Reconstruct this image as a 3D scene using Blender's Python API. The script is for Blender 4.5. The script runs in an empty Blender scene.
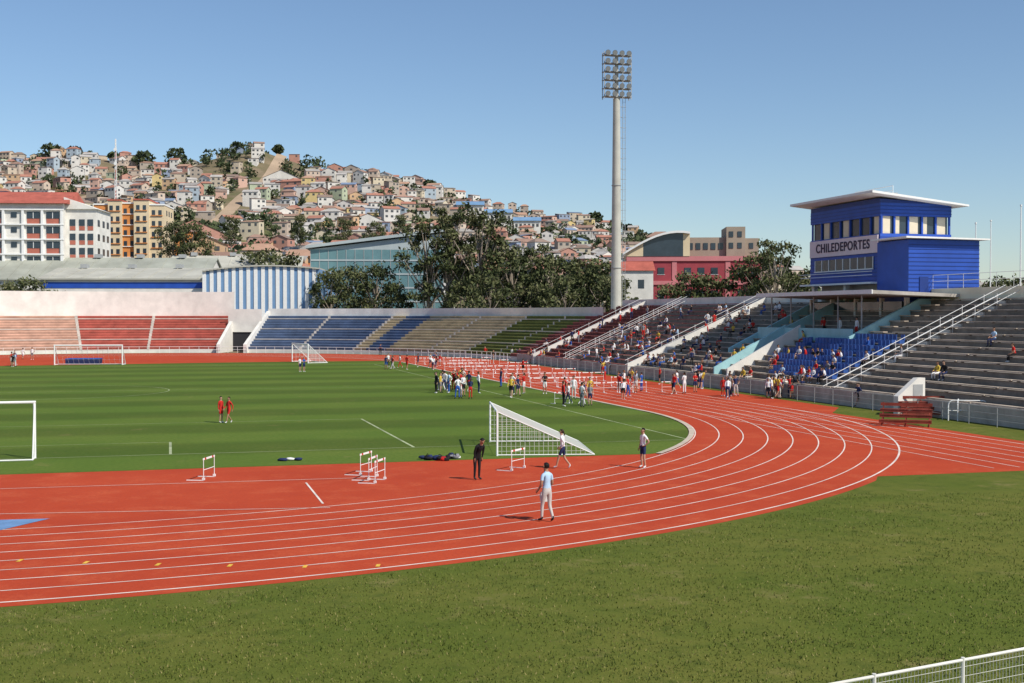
import bpy, math, random
import numpy as np
from mathutils import Vector, Matrix
random.seed(7); np.random.seed(7)
TH = math.radians(15.49)
CT, ST = math.cos(TH), math.sin(TH)
F = 1240.0; H = 6.2; PIT = math.atan(26.5/F)
C = bpy.context.scene.collection

def w(u, v, z=0.0):           # stadium frame -> world
    return Vector((-ST*u + CT*v, CT*u + ST*v, z))
def site(bx, by, z=0.0):      # survey bearing -> ground position
    dx=(bx-512)/F; dy=(341.5-by)/F
    d=Vector((dx, math.cos(PIT)+dy*math.sin(PIT), -math.sin(PIT)+dy*math.cos(PIT)))
    t=(z-H)/d.z
    return Vector((d.x*t, d.y*t, z))

# ------------------------------------------------------------------ materials
MATS={}
def mat(name, col, rough=.85, var=.12, scale=2.0, spec=.2, bump=0.0, detail=4, metal=0):
    if name in MATS: return MATS[name]
    m=bpy.data.materials.new(name); m.use_nodes=True; nt=m.node_tree; b=nt.nodes['Principled BSDF']
    b.inputs['Roughness'].default_value=rough
    b.inputs['Specular IOR Level'].default_value=spec
    b.inputs['Metallic'].default_value=metal
    if var>0:
        tc=nt.nodes.new('ShaderNodeTexCoord'); n=nt.nodes.new('ShaderNodeTexNoise')
        n.inputs['Scale'].default_value=scale; n.inputs['Detail'].default_value=detail; n.inputs['Roughness'].default_value=.65
        nt.links.new(tc.outputs['Object'],n.inputs['Vector'])
        r=nt.nodes.new('ShaderNodeValToRGB')
        r.color_ramp.elements[0].position=.3; r.color_ramp.elements[1].position=.7
        r.color_ramp.elements[0].color=tuple(c*(1-var) for c in col)+(1,)
        r.color_ramp.elements[1].color=tuple(min(1,c*(1+var)) for c in col)+(1,)
        nt.links.new(n.outputs['Fac'],r.inputs['Fac']); nt.links.new(r.outputs['Color'],b.inputs['Base Color'])
        if bump:
            bp=nt.nodes.new('ShaderNodeBump'); bp.inputs['Strength'].default_value=bump
            nt.links.new(n.outputs['Fac'],bp.inputs['Height']); nt.links.new(bp.outputs['Normal'],b.inputs['Normal'])
    else: b.inputs['Base Color'].default_value=tuple(col)+(1,)
    MATS[name]=m; return m

def layered(name, cols, scales, stripes=None, rough=.95, bump=.0):
    m=bpy.data.materials.new(name); m.use_nodes=True; nt=m.node_tree; L=nt.links; b=nt.nodes['Principled BSDF']
    b.inputs['Roughness'].default_value=rough; b.inputs['Specular IOR Level'].default_value=.08
    tc=nt.nodes.new('ShaderNodeTexCoord')
    vec=tc.outputs['Object']
    def rgb(c):
        n=nt.nodes.new('ShaderNodeRGB'); n.outputs[0].default_value=tuple(c)+(1,); return n.outputs[0]
    cur=rgb(cols[0]); last=None
    for c,(s,lo,hi,det) in zip(cols[1:],scales):
        n=nt.nodes.new('ShaderNodeTexNoise'); n.inputs['Scale'].default_value=s; n.inputs['Detail'].default_value=det; n.inputs['Roughness'].default_value=.7
        L.new(vec,n.inputs['Vector'])
        mr=nt.nodes.new('ShaderNodeMapRange'); mr.inputs['From Min'].default_value=lo; mr.inputs['From Max'].default_value=hi
        L.new(n.outputs['Fac'],mr.inputs['Value'])
        mx=nt.nodes.new('ShaderNodeMix'); mx.data_type='RGBA'
        L.new(mr.outputs['Result'],mx.inputs['Factor']); L.new(cur,mx.inputs['A']); L.new(rgb(c),mx.inputs['B'])
        cur=mx.outputs['Result']; last=n
    if stripes:
        wd,st=stripes
        sx=nt.nodes.new('ShaderNodeSeparateXYZ'); L.new(vec,sx.inputs[0])
        nn=nt.nodes.new('ShaderNodeTexNoise'); nn.inputs['Scale'].default_value=.25; L.new(vec,nn.inputs['Vector'])
        a0=nt.nodes.new('ShaderNodeMath'); a0.operation='MULTIPLY_ADD'; L.new(nn.outputs['Fac'],a0.inputs[0]); a0.inputs[1].default_value=1.3; L.new(sx.outputs['Y'],a0.inputs[2])
        a=nt.nodes.new('ShaderNodeMath'); a.operation='MULTIPLY'; L.new(a0.outputs[0],a.inputs[0]); a.inputs[1].default_value=math.pi/wd
        s=nt.nodes.new('ShaderNodeMath'); s.operation='SINE'; L.new(a.outputs[0],s.inputs[0])
        q=nt.nodes.new('ShaderNodeMapRange'); q.inputs['From Min'].default_value=-.45; q.inputs['From Max'].default_value=.45
        q.inputs['To Min'].default_value=1-st; q.inputs['To Max'].default_value=1+st; L.new(s.outputs[0],q.inputs['Value'])
        vm=nt.nodes.new('ShaderNodeVectorMath'); vm.operation='SCALE'; L.new(cur,vm.inputs[0]); L.new(q.outputs['Result'],vm.inputs['Scale'])
        cur=vm.outputs[0]
    L.new(cur,b.inputs['Base Color'])
    if bump and last:
        bp=nt.nodes.new('ShaderNodeBump'); bp.inputs['Strength'].default_value=bump; bp.inputs['Distance'].default_value=.05
        L.new(last.outputs['Fac'],bp.inputs['Height']); L.new(bp.outputs['Normal'],b.inputs['Normal'])
    return m

# ------------------------------------------------------------------ mesh builder
class B:
    def __init__(s): s.v=[]; s.f=[]; s.m=[]; s.mats=[]
    def mi(s,m):
        if m not in s.mats: s.mats.append(m)
        return s.mats.index(m)
    def poly(s,pts,m):
        i=len(s.v); s.v.extend([tuple(p) for p in pts]); s.f.append(tuple(range(i,i+len(pts)))); s.m.append(s.mi(m))
    def box(s,x0,x1,y0,y1,z0,z1,m,R=None):
        P=[(x0,y0,z0),(x1,y0,z0),(x1,y1,z0),(x0,y1,z0),(x0,y0,z1),(x1,y0,z1),(x1,y1,z1),(x0,y1,z1)]
        if R is not None: P=[tuple(R@Vector(p)) for p in P]
        i=len(s.v); s.v.extend(P); k=s.mi(m)
        for f in ((0,3,2,1),(4,5,6,7),(0,1,5,4),(1,2,6,5),(2,3,7,6),(3,0,4,7)):
            s.f.append(tuple(i+a for a in f)); s.m.append(k)
    def prism(s,pts,d,m):
        d=Vector(d); n=len(pts); i=len(s.v); k=s.mi(m)
        s.v.extend([tuple(p) for p in pts]); s.v.extend([tuple(Vector(p)+d) for p in pts])
        s.f.append(tuple(i+a for a in range(n))[::-1]); s.m.append(k)
        s.f.append(tuple(i+n+a for a in range(n))); s.m.append(k)
        for a in range(n):
            b=(a+1)%n; s.f.append((i+a,i+b,i+n+b,i+n+a)); s.m.append(k)
    def tube(s,p0,p1,r0,r1,m,n=6):
        p0=Vector(p0);p1=Vector(p1); d=(p1-p0)
        if d.length<1e-6: return
        q=d.to_track_quat('Z','Y'); i=len(s.v); k=s.mi(m)
        for p,r in((p0,r0),(p1,r1)):
            for a in range(n):
                s.v.append(tuple(p+q@Vector((r*math.cos(2*math.pi*a/n),r*math.sin(2*math.pi*a/n),0))))
        for a in range(n):
            b=(a+1)%n; s.f.append((i+a,i+b,i+n+b,i+n+a)); s.m.append(k)
        s.f.append(tuple(i+a for a in range(n))[::-1]); s.m.append(k)
        s.f.append(tuple(i+n+a for a in range(n))); s.m.append(k)
    def blob(s,c,rx,ry,rz,m,rs,n=9,h=6):
        i=len(s.v); k=s.mi(m)
        for j in range(h+1):
            th=math.pi*j/h
            for a in range(n):
                f=rs.uniform(.72,1.15); ph=2*math.pi*a/n
                s.v.append((c[0]+rx*f*math.sin(th)*math.cos(ph),c[1]+ry*f*math.sin(th)*math.sin(ph),max(.015,c[2]+rz*math.cos(th)*(f if 0<j<h else 1))))
        for j in range(h):
            for a in range(n):
                b=(a+1)%n; s.f.append((i+j*n+a,i+(j+1)*n+a,i+(j+1)*n+b,i+j*n+b)); s.m.append(k)
    def mesh(s,name,smooth=False):
        me=bpy.data.meshes.new(name); me.from_pydata(s.v,[],s.f)
        for m in s.mats: me.materials.append(m)
        me.polygons.foreach_set('material_index',s.m)
        if smooth: me.polygons.foreach_set('use_smooth',[True]*len(s.f))
        me.update(); return me
    def obj(s,name,loc=(0,0,0),rz=0,smooth=False,parent=None):
        return put(s.mesh(name,smooth),name,loc,rz,parent)
def put(me,name,loc=(0,0,0),rz=0,parent=None,sc=1):
    o=bpy.data.objects.new(name,me); o.location=loc; o.rotation_euler[2]=rz; o.scale=(sc,)*3 if not isinstance(sc,tuple) else sc
    if parent: o.parent=parent
    C.objects.link(o); return o

# ------------------------------------------------------------------ base materials
WHITE=mat('white_paint',(.78,.78,.76),.6,.06,3)
WALLW=mat('white_wall',(.68,.66,.61),.9,.16,.35,detail=8)
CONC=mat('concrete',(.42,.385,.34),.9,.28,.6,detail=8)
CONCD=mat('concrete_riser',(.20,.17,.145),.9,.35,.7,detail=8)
PLANK=mat('bench_plank',(.42,.35,.28),.85,.35,.9)
STEEL=mat('galvanised_steel',(.34,.35,.35),.5,.1,1,spec=.4)
DARK=mat('dark_metal',(.03,.03,.035),.6,0)
GLASS=mat('window_glass',(.03,.045,.06),.15,.2,.5,spec=.6)
BLUE=mat('blue_cladding',(.018,.075,.40),.5,.15,.5,spec=.4)
BLUED=mat('blue_cladding_dark',(.010,.038,.21),.5,.15,.5,spec=.4)
TURQ=mat('turquoise_wall',(.32,.55,.58),.8,.16,.6,detail=8)
TRACK=layered('track_red',[(.47,.068,.026),(.40,.052,.021),(.54,.115,.048),(.35,.050,.024)],[(.12,.35,.65,4),(.6,.5,.8,6),(9,.45,.75,6)],rough=.9,bump=.15)
LINE=mat('lane_paint',(.72,.62,.55),.8,.25,.8)
PITCH=layered('pitch_grass',[(.085,.134,.020),(.115,.152,.027),(.064,.108,.016),(.19,.17,.06)],[(.10,.4,.65,4),(5,.4,.7,6),(.45,.62,.78,5)],stripes=(5.2,.14))
GRASS=layered('verge_grass',[(.092,.120,.018),(.135,.142,.028),(.056,.082,.013),(.23,.19,.075),(.13,.14,.03)],[(.16,.4,.62,5),(1.3,.5,.74,6),(.5,.58,.76,6),(14,.5,.8,6)],bump=.6)
EARTH=layered('dry_earth',[(.20,.16,.11),(.12,.12,.06),(.24,.2,.15)],[(.02,.4,.6,5),(.2,.5,.7,5)])

# ------------------------------------------------------------------ ground sheets
def n_gon(name,pts,z,m,rz=TH):
    b=B(); b.poly([(v,u,z) for (u,v) in pts],m); return b.obj(name,rz=rz)
g=B(); S=6000
g.poly([(-S,-400,0),(S,-400,0),(S,9000,0),(-S,9000,0)],EARTH); g.obj('ground')
UC,VC,RI=74.7,-6.8,36.5; UF=159.1; RO=RI+9.76
n_gon('grass_verge',[(-30,-120),(-30,90),(70,44.4),(120,44.4),(180,40),(215,-6),(205,-60),(150,-75)],.004,GRASS)
def arc(uc,vc,r,a0,a1,n):
    return [(uc+r*math.sin(math.radians(a0+(a1-a0)*i/n)), vc+r*math.cos(math.radians(a0+(a1-a0)*i/n))) for i in range(n+1)]
a_c=-math.degrees(math.acos((26.2-VC)/46.7))
pts=[(42,26.2),(42,40.4),(70,40.4),(74,43.2)]+arc(UF,VC,50.3,0,180,80)+[(UC,VC-46.7)]+arc(UC,VC,46.7,-180,a_c,110)[:-1]
n_gon('running_track',pts,.008,TRACK)
def infield(r,ulo,uhi):
    P=[]
    for (u,v) in arc(UC,VC,r,-180,0,160)+arc(UF,VC,r,0,180,160):
        P.append((min(max(u,ulo),uhi - 6*max(0,(-v+10)/40)),v))
    Q=[P[0]]
    for p in P[1:]:
        if math.hypot(p[0]-Q[-1][0],p[1]-Q[-1][1])>.05: Q.append(p)
    return Q
n_gon('infield_grass',infield(36.15,51.5,166),.012,PITCH)
KERB=mat('kerb_concrete',(.50,.42,.33),.9,.15,.8)
k=B()
def ring(b,uc,r0,r1,a0,a1,n,z,m):
    A=arc(uc,VC,r0,a0,a1,n); Bq=arc(uc,VC,r1,a0,a1,n)
    for i in range(n):
        b.poly([(A[i][1],A[i][0],z),(Bq[i][1],Bq[i][0],z),(Bq[i+1][1],Bq[i+1][0],z),(A[i+1][1],A[i+1][0],z)],m)
ring(k,UC,36.17,36.45,-40,0,60,.05,KERB)
ring(k,UF,36.17,36.45,0,60,60,.05,KERB)
k.box(VC+36.17,VC+36.45,UC,UF,.013,.05,KERB)
k.obj('infield_kerb',rz=TH)
ln=B()
for i in range(9):
    r=RI+1.22*i; hw=.028 if i<8 else .04
    ring(ln,UC,r-hw,r+hw,-180,0,170,.014,LINE)
    ring(ln,UF,r-hw,r+hw,0,180,120,.014,LINE)
    for sgn in(1,-1):
        v=VC+sgn*r; ln.poly([(v-hw,UC,.014),(v+hw,UC,.014),(v+hw,UF,.014),(v-hw,UF,.014)],LINE)
    if i>=2:
        v=VC+r; ln.poly([(v-hw,43,.0145),(v+hw,43,.0145),(v+hw,UC-.01,.0145),(v-hw,UC-.01,.0145)],LINE)
def strip(b,p,q,wd,z,m):
    p=Vector(p);q=Vector(q); d=(q-p).normalized(); n=Vector((-d.y,d.x,0))*wd/2
    a=[p-n,q-n,q+n,p+n]; b.poly([(x.x,x.y,z) for x in a],m)
ln.obj('lane_lines',rz=TH)
l2=B(); YEL=mat('yellow_paint',(.70,.42,.06),.8,.1); BLP=mat('blue_paint',(.14,.26,.46),.8,.15)
strip(l2,site(-60,491),site(365,478),.05,.0165,LINE)
strip(l2,site(-60,515.5),site(330,508),.05,.0165,LINE)
strip(l2,site(306,483),site(323,504),.07,.0165,LINE)
for px,py in((86,563),(158,565),(230,566),(20,561),(305,567),(378,566)):
    a=site(px,py); l2.box(a.x-.05,a.x+.05,a.y-.15,a.y+.15,.0166,.018,YEL)
T=[site(-60,522),site(50,519),site(-10,533),site(-60,536)]
l2.poly([(p.x,p.y,.0172) for p in T],BLP)
l2.obj('track_markings')
PM=mat('pitch_chalk',(.34,.38,.22),.95,.45,.5)
pm=B(); gv=-9.1; gu=57.
def pl(u0,v0,u1,v1,wd=.12): strip(pm,(v0,u0,0),(v1,u1,0),wd,.016,PM)
pl(gu,gv-34,gu,gv+34,.07); pl(gu,gv+20.15,gu+16.5,gv+20.15); pl(gu,gv-20.15,gu+16.5,gv-20.15); pl(gu+16.5,gv-20.15,gu+16.5,gv+20.15,.06)
pl(gu,gv+9.16,gu+5.5,gv+9.16); pl(gu,gv-9.16,gu+5.5,gv-9.16); pl(gu+5.5,gv-9.16,gu+5.5,gv+9.16,.05)
pl(gu,gv+34,gu+98,gv+34,.08); pl(gu+98,gv-34,gu+98,gv+34); pl(gu+49,gv-34,gu+49,gv+34,.07)
for i in range(48):
    a=2*math.pi*i/48; b2=2*math.pi*(i+1)/48
    pl(gu+49+9.15*math.sin(a),gv+9.15*math.cos(a),gu+49+9.15*math.sin(b2),gv+9.15*math.cos(b2),.07)
pm.obj('pitch_markings',rz=TH)
def blades():
    n=120000
    Y=15+np.random.rand(n)**1.3*28; X=(np.random.rand(n)*2-1)*(Y*.46)+.5
    U=-ST*X+CT*Y; V=CT*X+ST*Y
    clump=np.sin(X*1.9+np.sin(Y*1.3)*2)+np.sin(Y*2.3+np.sin(X*.9)*2)+np.random.randn(n)*1.4
    ok=(np.hypot(U-UC,V-VC)>46.85+.2*np.random.rand(n))&~((U>41.7)&(V>20))&(clump>-1.2)
    X=X[ok];Y=Y[ok]; n=len(X); cl_=clump[ok]
    h=(.02+.045*np.random.rand(n))*(1+.08*cl_); a=np.random.rand(n)*6.28; wd=.008+.010*np.random.rand(n)
    dx=np.cos(a)*wd; dy=np.sin(a)*wd; lx=(np.random.rand(n)-.5)*.06; ly=(np.random.rand(n)-.5)*.06
    v=np.zeros((n,3,3)); v[:,0]=np.stack([X-dx,Y-dy,np.full(n,.003)],1); v[:,1]=np.stack([X+dx,Y+dy,np.full(n,.003)],1); v[:,2]=np.stack([X+lx,Y+ly,h],1)
    me=bpy.data.meshes.new('grass_blades'); me.from_pydata(v.reshape(-1,3).tolist(),[],np.arange(n*3).reshape(-1,3).tolist())
    for c in((.100,.132,.022),(.145,.158,.035),(.072,.100,.016),(.23,.20,.075)): me.materials.append(mat('blade_%.3f'%c[0],c,.9,0))
    me.polygons.foreach_set('material_index',np.random.choice(4,n,p=[.4,.3,.18,.12]).astype(np.int32)); me.update()
    put(me,'grass_blades')
blades()

# ------------------------------------------------------------------ terraces
TC=dict(salmon=(.58,.36,.27),red=(.46,.12,.09),blue=(.12,.17,.27),tan=(.50,.42,.28),olive=(.18,.195,.055),maroon=(.29,.10,.085))
SAL,RED,TBL,TAN,OLV,MAR=[mat('terrace_'+k_,c_,.9,.28,.5,detail=8) for k_,c_ in TC.items()]
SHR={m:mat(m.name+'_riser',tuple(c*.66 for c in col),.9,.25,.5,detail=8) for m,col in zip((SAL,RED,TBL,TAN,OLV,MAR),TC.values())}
LEDGE=mat('ledge_paint',(.52,.48,.43),.9,.25,.6,detail=8)
R0=51.8; TR=.92; RS=.42
def rowz(i): return .6+RS*(i+1)
bt=B(); NR=13
def P(r,p,z): return (VC+r*math.sin(p),UF+r*math.cos(p),z)
secs=[(-60,-22,TBL),(-22,-7.5,SAL),(-7.5,16.2,RED),(21.6,43,TBL),(43,45.5,TAN),(45.5,50,TBL),(50,70,TAN),(70,86,OLV),(86,90,MAR)]
for a0,a1,m in secs:
    n=max(1,int((a1-a0)/2))
    for j in range(n):
        p0=math.radians(a0+(a1-a0)*j/n); p1=math.radians(a0+(a1-a0)*(j+1)/n)
        bt.poly([P(R0,p0,0),P(R0,p1,0),P(R0,p1,.62),P(R0,p0,.62)],WALLW)
        for i in range(NR):
            r=R0+TR*i; z0=rowz(i)-RS; z1=rowz(i)
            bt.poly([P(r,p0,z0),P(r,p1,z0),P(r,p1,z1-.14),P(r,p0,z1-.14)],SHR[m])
            bt.poly([P(r-.03,p0,z1-.14),P(r-.03,p1,z1-.14),P(r-.03,p1,z1),P(r-.03,p0,z1)],LEDGE if i%4==3 else m)
            bt.poly([P(r-.03,p0,z1),P(r-.03,p1,z1),P(r+TR,p1,z1),P(r+TR,p0,z1)],m)
        rt=R0+TR*NR; zt=rowz(NR-1)
        zw=10.2 if a1<17 else 7.3
        bt.poly([P(rt,p0,zt),P(rt,p1,zt),P(rt,p1,zw),P(rt,p0,zw)],WALLW)
        bt.poly([P(rt,p0,zw),P(rt,p1,zw),P(rt+.3,p1,zw),P(rt+.3,p0,zw)],WALLW)
        bt.poly([P(rt+.3,p0,0),P(rt+.3,p1,0),P(rt+.3,p1,zw),P(rt+.3,p0,zw)],WALLW)
for a in (-7.5,4,32,43,60,70,80):
    p0=math.radians(a-.22);p1=math.radians(a+.22)
    for i in range(NR):
        r=R0+TR*i
        bt.poly([P(r-.05,p0,rowz(i)-RS),P(r-.05,p1,rowz(i)-RS),P(r-.05,p1,rowz(i)+.02),P(r-.05,p0,rowz(i)+.02)],LEDGE)
        bt.poly([P(r-.05,p0,rowz(i)+.02),P(r-.05,p1,rowz(i)+.02),P(r+TR-.06,p1,rowz(i)+.02),P(r+TR-.06,p0,rowz(i)+.02)],LEDGE)
for a in (16.4,21.4):
    p=math.radians(a); q=math.radians(a+.6)
    bt.prism([P(R0-1,p,0),P(R0+TR*NR,p,0),P(R0+TR*NR,p,6.9),P(R0-1,p,1.4)],Vector(P(R0-1,q,0))-Vector(P(R0-1,p,0)),WALLW)
p,q=math.radians(16.2),math.radians(21.8)
bt.poly([P(R0+8,p,0),P(R0+8,q,0),P(R0+8,q,3.6),P(R0+8,p,3.6)],DARK)
bt.poly([P(R0+7.8,p,3.3),P(R0+7.8,q,3.3),P(R0+7.8,q,7.2),P(R0+7.8,p,7.2)],WALLW)
bt.obj('end_terrace',rz=TH)
rl=B()
for i in range(70):
    p=math.radians(-35+i*125/70); q=math.radians(-35+(i+1)*125/70)
    for z in(.55,1.05): rl.tube(P(R0-1.1,p,z),P(R0-1.1,q,z),.025,.025,WHITE,4)
    rl.tube(P(R0-1.1,p,0),P(R0-1.1,p,1.05),.03,.03,WHITE,4)
rl.obj('track_railing',rz=TH)

ms=B(); V0=45.0; NM=16
SEATB=mat('blue_seat_plastic',(.04,.10,.32),.5,.25,1)
secs=[(30,84,CONC,CONCD,PLANK),(84,117,CONC,CONCD,PLANK),(117,138,CONC,CONCD,MAR),(138,159.1,MAR,SHR[MAR],MAR)]
for u0,u1,mt,mr,mp in secs:
    for i in range(NM):
        v=V0+TR*i; z0=rowz(i)-RS; z1=rowz(i)
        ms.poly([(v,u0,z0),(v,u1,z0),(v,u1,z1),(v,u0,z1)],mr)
        ms.poly([(v,u0,z1),(v,u1,z1),(v+TR,u1,z1),(v+TR,u0,z1)],mt)
        y=u0+.6
        while y<u1-1:
            e=min(y+7.8,u1-.6); ms.box(v-.10,v+.30,y,e,z1+.05,z1+.12,mp)
            for q in (y+.3,(y+e)/2,e-.3): ms.box(v+.02,v+.2,q-.06,q+.06,z1,z1+.05,mr)
            y=e+.12
VB=V0+TR*NM; ZT=rowz(NM-1)
ms.box(V0-.25,V0-.002,30,159,0,1.05,CONC)
ms.box(VB,VB+.3,104,159,0,ZT+.9,WALLW)
BEIGE=mat('beige_wall',(.82,.74,.55),.9,.12,.4)
ms.box(VB,VB+.3,30,104,0,ZT+1.0,BEIGE)
ms.poly([(V0,30,0),(VB,30,0),(VB,30,ZT),(V0,30,.6)],CONC)
for ua,wm in((78,CONC),(117.5,WALLW),(138,CONC),(151,WALLW)):
    for i in range(NM*2):
        v=V0-.15+TR*i/2; z=.6+RS*(i/2+.5)
        ms.box(v,v+TR/2,ua-.6,ua+.6,max(0,z-.5),z+.13,LEDGE)
    for sd in(-.75,.75):
        if wm is WALLW and sd<0:
            ms.prism([(V0-.6,ua+sd,0),(VB,ua+sd,ZT-.6),(VB,ua+sd,ZT+.75),(V0-.6,ua+sd,1.3)],(0,.18,0),WALLW)
        else:
            for h in(.55,1.0):
                ms.tube((V0-.3,ua+sd,.6+h),(VB,ua+sd,ZT+h+.1),.022,.022,WHITE,5)
            for i in range(0,NM,2):
                ms.tube((V0+TR*i,ua+sd,rowz(i)-.3),(V0+TR*i,ua+sd,rowz(i)+.85),.022,.022,WHITE,5)
for z in(1.6,2.1): ms.tube((VB+.15,66,ZT+z),(VB+.15,88,ZT+z),.02,.02,WHITE,4)
for i in range(12): ms.tube((VB+.15,66+2*i,ZT+1.0),(VB+.15,66+2*i,ZT+2.1),.02,.02,WHITE,4)
stand=ms.obj('main_grandstand',rz=TH)
sb=B()
for i in range(1,8):
    for k in range(26):
        u=80.2+k*.52; v=V0+TR*i+.42; z=rowz(i)
        if random.random()<.07 or (i<3 and u>90): continue
        sb.box(v-.2,v+.2,u-.22,u+.22,z+.14,z+.40,SEATB); sb.box(v+.18,v+.24,u-.22,u+.22,z+.38,z+.80,SEATB)
sb.obj('blue_seat_block',rz=TH)

vb=B()
vb.box(52,60.2,87,103,0,4.3,CONC)
vb.box(51.8,52,87,103,2.5,5.1,TURQ)
vb.prism([(51.5,86.7,2.6),(60,86.7,6),(60,86.7,7.5),(57.8,86.7,7.5),(51.5,86.7,4.5)],(0,.28,0),TURQ)
vb.prism([(48.5,98.6,1.2),(60,98.6,6),(60,98.6,7.5),(57.5,98.6,7.5),(48.5,98.6,3.4)],(0,.28,0),TURQ)
vb.prism([(49,103,1.2),(60,103,6),(60,103,7.5),(57.5,103,7.4),(49,103,3.2)],(0,.28,0),TURQ)
vb.prism([(45.2,95.4,0),(52,95.4,3),(52,95.4,5.35),(45.2,95.4,1.7)],(0,.22,0),WALLW)
vb.prism([(45.2,98,0),(52,98,3),(52,98,5.35),(45.2,98,1.7)],(0,.22,0),TURQ)
vb.box(57,57.2,88,103,4.3,7.3,GLASS)
for u in(87.4,91,95,99,102.6):
    vb.box(56.9,57.25,u-.12,u+.12,4.3,7.6,WHITE); vb.tube((53.0,u,4.3),(53.0,u,7.75),.07,.07,STEEL,6)
vb.prism([(52.0,84.2,7.85),(61,84.2,7.55),(61,84.2,7.8),(52.0,84.2,8.12)],(0,19.4,0),CONC)
vb.box(51.92,52.0,84.2,103.6,7.83,8.16,WHITE)
vb.obj('vip_box',rz=TH)

# press tower
tw=B(); u0,u1=92.8,104.6; v0,v1=58.,64.9
tw.box(v0+1,v1,u0+1,u1-.3,0,9,CONC)
for (a,b) in((v0+.3,u0+.3),(v0+.3,u1-.3),(v1-.3,u0+.3),(v0+.3,(u0+u1)/2)): tw.box(a-.2,a+.2,b-.2,b+.2,4.3,9,WHITE)
tw.box(v0,v1,u0,u1,9,13.1,BLUE)
tw.box(v0+.25,v1-.25,u0+.25,u1-.25,13.1,14.6,GLASS)
tw.box(v0,v1,u0,u1,14.6,15.7,BLUE)
for i in range(12):
    z=9.15+i*.33
    tw.box(v0-.03,v0,u0,u1,z,z+.05,BLUED); tw.box(v0-.03,v1+.03,u0-.03,u0,z,z+.05,BLUED)
for i in range(3): tw.box(v0-.03,v1+.03,u0-.03,u0,14.8+i*.3,14.84+i*.3,BLUED); tw.box(v0-.03,v0,u0,u1,14.8+i*.3,14.84+i*.3,BLUED)
for u in np.linspace(u0+.1,u1-.1,8): tw.box(v0+.1,v0+.25,u-.07,u+.07,13.1,14.6,BLUE)
CREAM=mat('cream_panel',(.66,.58,.44),.7,.05)
vv=np.linspace(v0+.1,v1-.1,6)
for v in vv: tw.box(v-.08,v+.08,u0+.1,u0+.25,13.1,14.6,BLUE)
for a in range(5): tw.box(vv[a]+.1,vv[a]+(.95 if a%2==0 else .5),u0+.18,u0+.25,13.12,14.58,CREAM)
for a in range(7):
    if a in(0,3,5):
        uu=u0+.3+a*1.68; tw.box(v0+.17,v0+.25,uu,uu+.9,13.12,14.58,CREAM)
tw.box(v0-.05,v0-.02,u0+1,u1-1,10.2,11.2,GLASS)
for u in np.linspace(u0+1,u1-1,9): tw.box(v0-.09,v0-.05,u-.05,u+.05,10.2,11.2,WHITE)
tw.box(v0-.14,v0-.05,u0+.9,u1-.9,10.1,10.2,WHITE)
for z in(9.6,9.9): tw.tube((v0-.9,u0-.2,z),(v0-.9,u1+.2,z),.03,.03,WHITE,5)
tw.box(v0-1,v0,u0-.2,u1+.2,8.85,9,WHITE)
tw.prism([(v0-1.5,u0-1.2,16.4),(v1+.9,u0-1.2,15.45),(v1+.9,u0-1.2,15.6),(v0-1.5,u0-1.2,16.6)],(0,u1-u0+2.4,0),WHITE)
tw.box(v0+.02,v0+.2,u0+.2,u1,15.7,16.1,BLUED)
tw.prism([(v0,u0+.02,15.7),(v1,u0+.02,15.7),(v0,u0+.02,16.05)],(0,.2,0),BLUED)
for u in (u0+.5,u0+3.5,u0+6.5): tw.tube((v0+1.5,u,16.1),(v0+1.5,u,17.2),.03,.03,WHITE,5)
tw.tube((v0+1.5,u0+.5,17.2),(v0+1.5,u0+6.5,17.2),.035,.035,WHITE,5); tw.tube((v0+1.5,u0+.5,16.8),(v0+1.5,u0+6.5,16.8),.03,.03,WHITE,5)
tw.box(v0+2.4,v0+3.6,u0+3,u0+4.4,16.1,16.9,STEEL)
tw.box(57.6,64.2,88,92.6,6.9,12.3,BLUE)
for i in range(15): tw.box(57.57,64.23,87.97,88,7.1+i*.34,7.15+i*.34,BLUED)
tw.prism([(57,87.4,12.4),(64.8,87.4,12.32),(64.8,87.4,12.44),(57,87.4,12.54)],(0,5.3,0),WHITE)
tw.box(58.6,59.4,87.93,87.97,7.2,9.3,BLUED)
SIGN=mat('sign_board',(.74,.62,.65),.7,.05)
tw.box(v0-.16,v0-.06,u0+.15,u1-.15,11.5,13.0,SIGN)
tower=tw.obj('press_tower',rz=TH)
fc=bpy.data.curves.new('sign_lettering','FONT'); fc.body='CHILEDEPORTES'; fc.size=1.12; fc.extrude=.02; fc.align_x='CENTER'; fc.align_y='CENTER'; fc.space_character=1.12; fc.offset=.018
fo=bpy.data.objects.new('sign_lettering',fc); C.objects.link(fo); fo.parent=tower
fo.location=(v0-.19,(u0+u1)/2,12.25); fo.rotation_euler=(math.radians(90),0,math.radians(-90)); fc.materials.append(mat('letter_dark',(.06,.04,.07),.6,0))

# ------------------------------------------------------------------ floodlight mast
fl=B(); MW=mat('mast_paint',(.46,.45,.40),.6,.16,.3)
fl.tube((0,0,0),(0,0,38.0),.85,.50,MW,20)
fl.tube((0,0,38.0),(0,0,44.0),.3,.25,MW,12)
for z in(1,13,25): fl.tube((0,0,z),(0,0,z+.12),.93-.009*z,.93-.009*z,STEEL,20)
for i in range(6):
    z=37.8+i*1.2
    fl.box(-2.1,2.1,-.62,-.5,z,z+.12,STEEL); fl.box(-2.1,2.1,.4,.5,z,z+.12,STEEL)
    fl.box(-2.1,2.1,-.5,.4,z,z+.04,STEEL)
for x in(-2.1,-.7,.7,2.0): fl.box(x,x+.1,-.6,-.5,37.5,44.3,STEEL)
for x in(-2.05,2.0):
    fl.box(x,x+.1,.4,.5,37.5,44.3,STEEL)
    for z in(37.8,40.5,44): fl.box(x,x+.1,-.5,.4,z,z+.1,STEEL)
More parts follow.
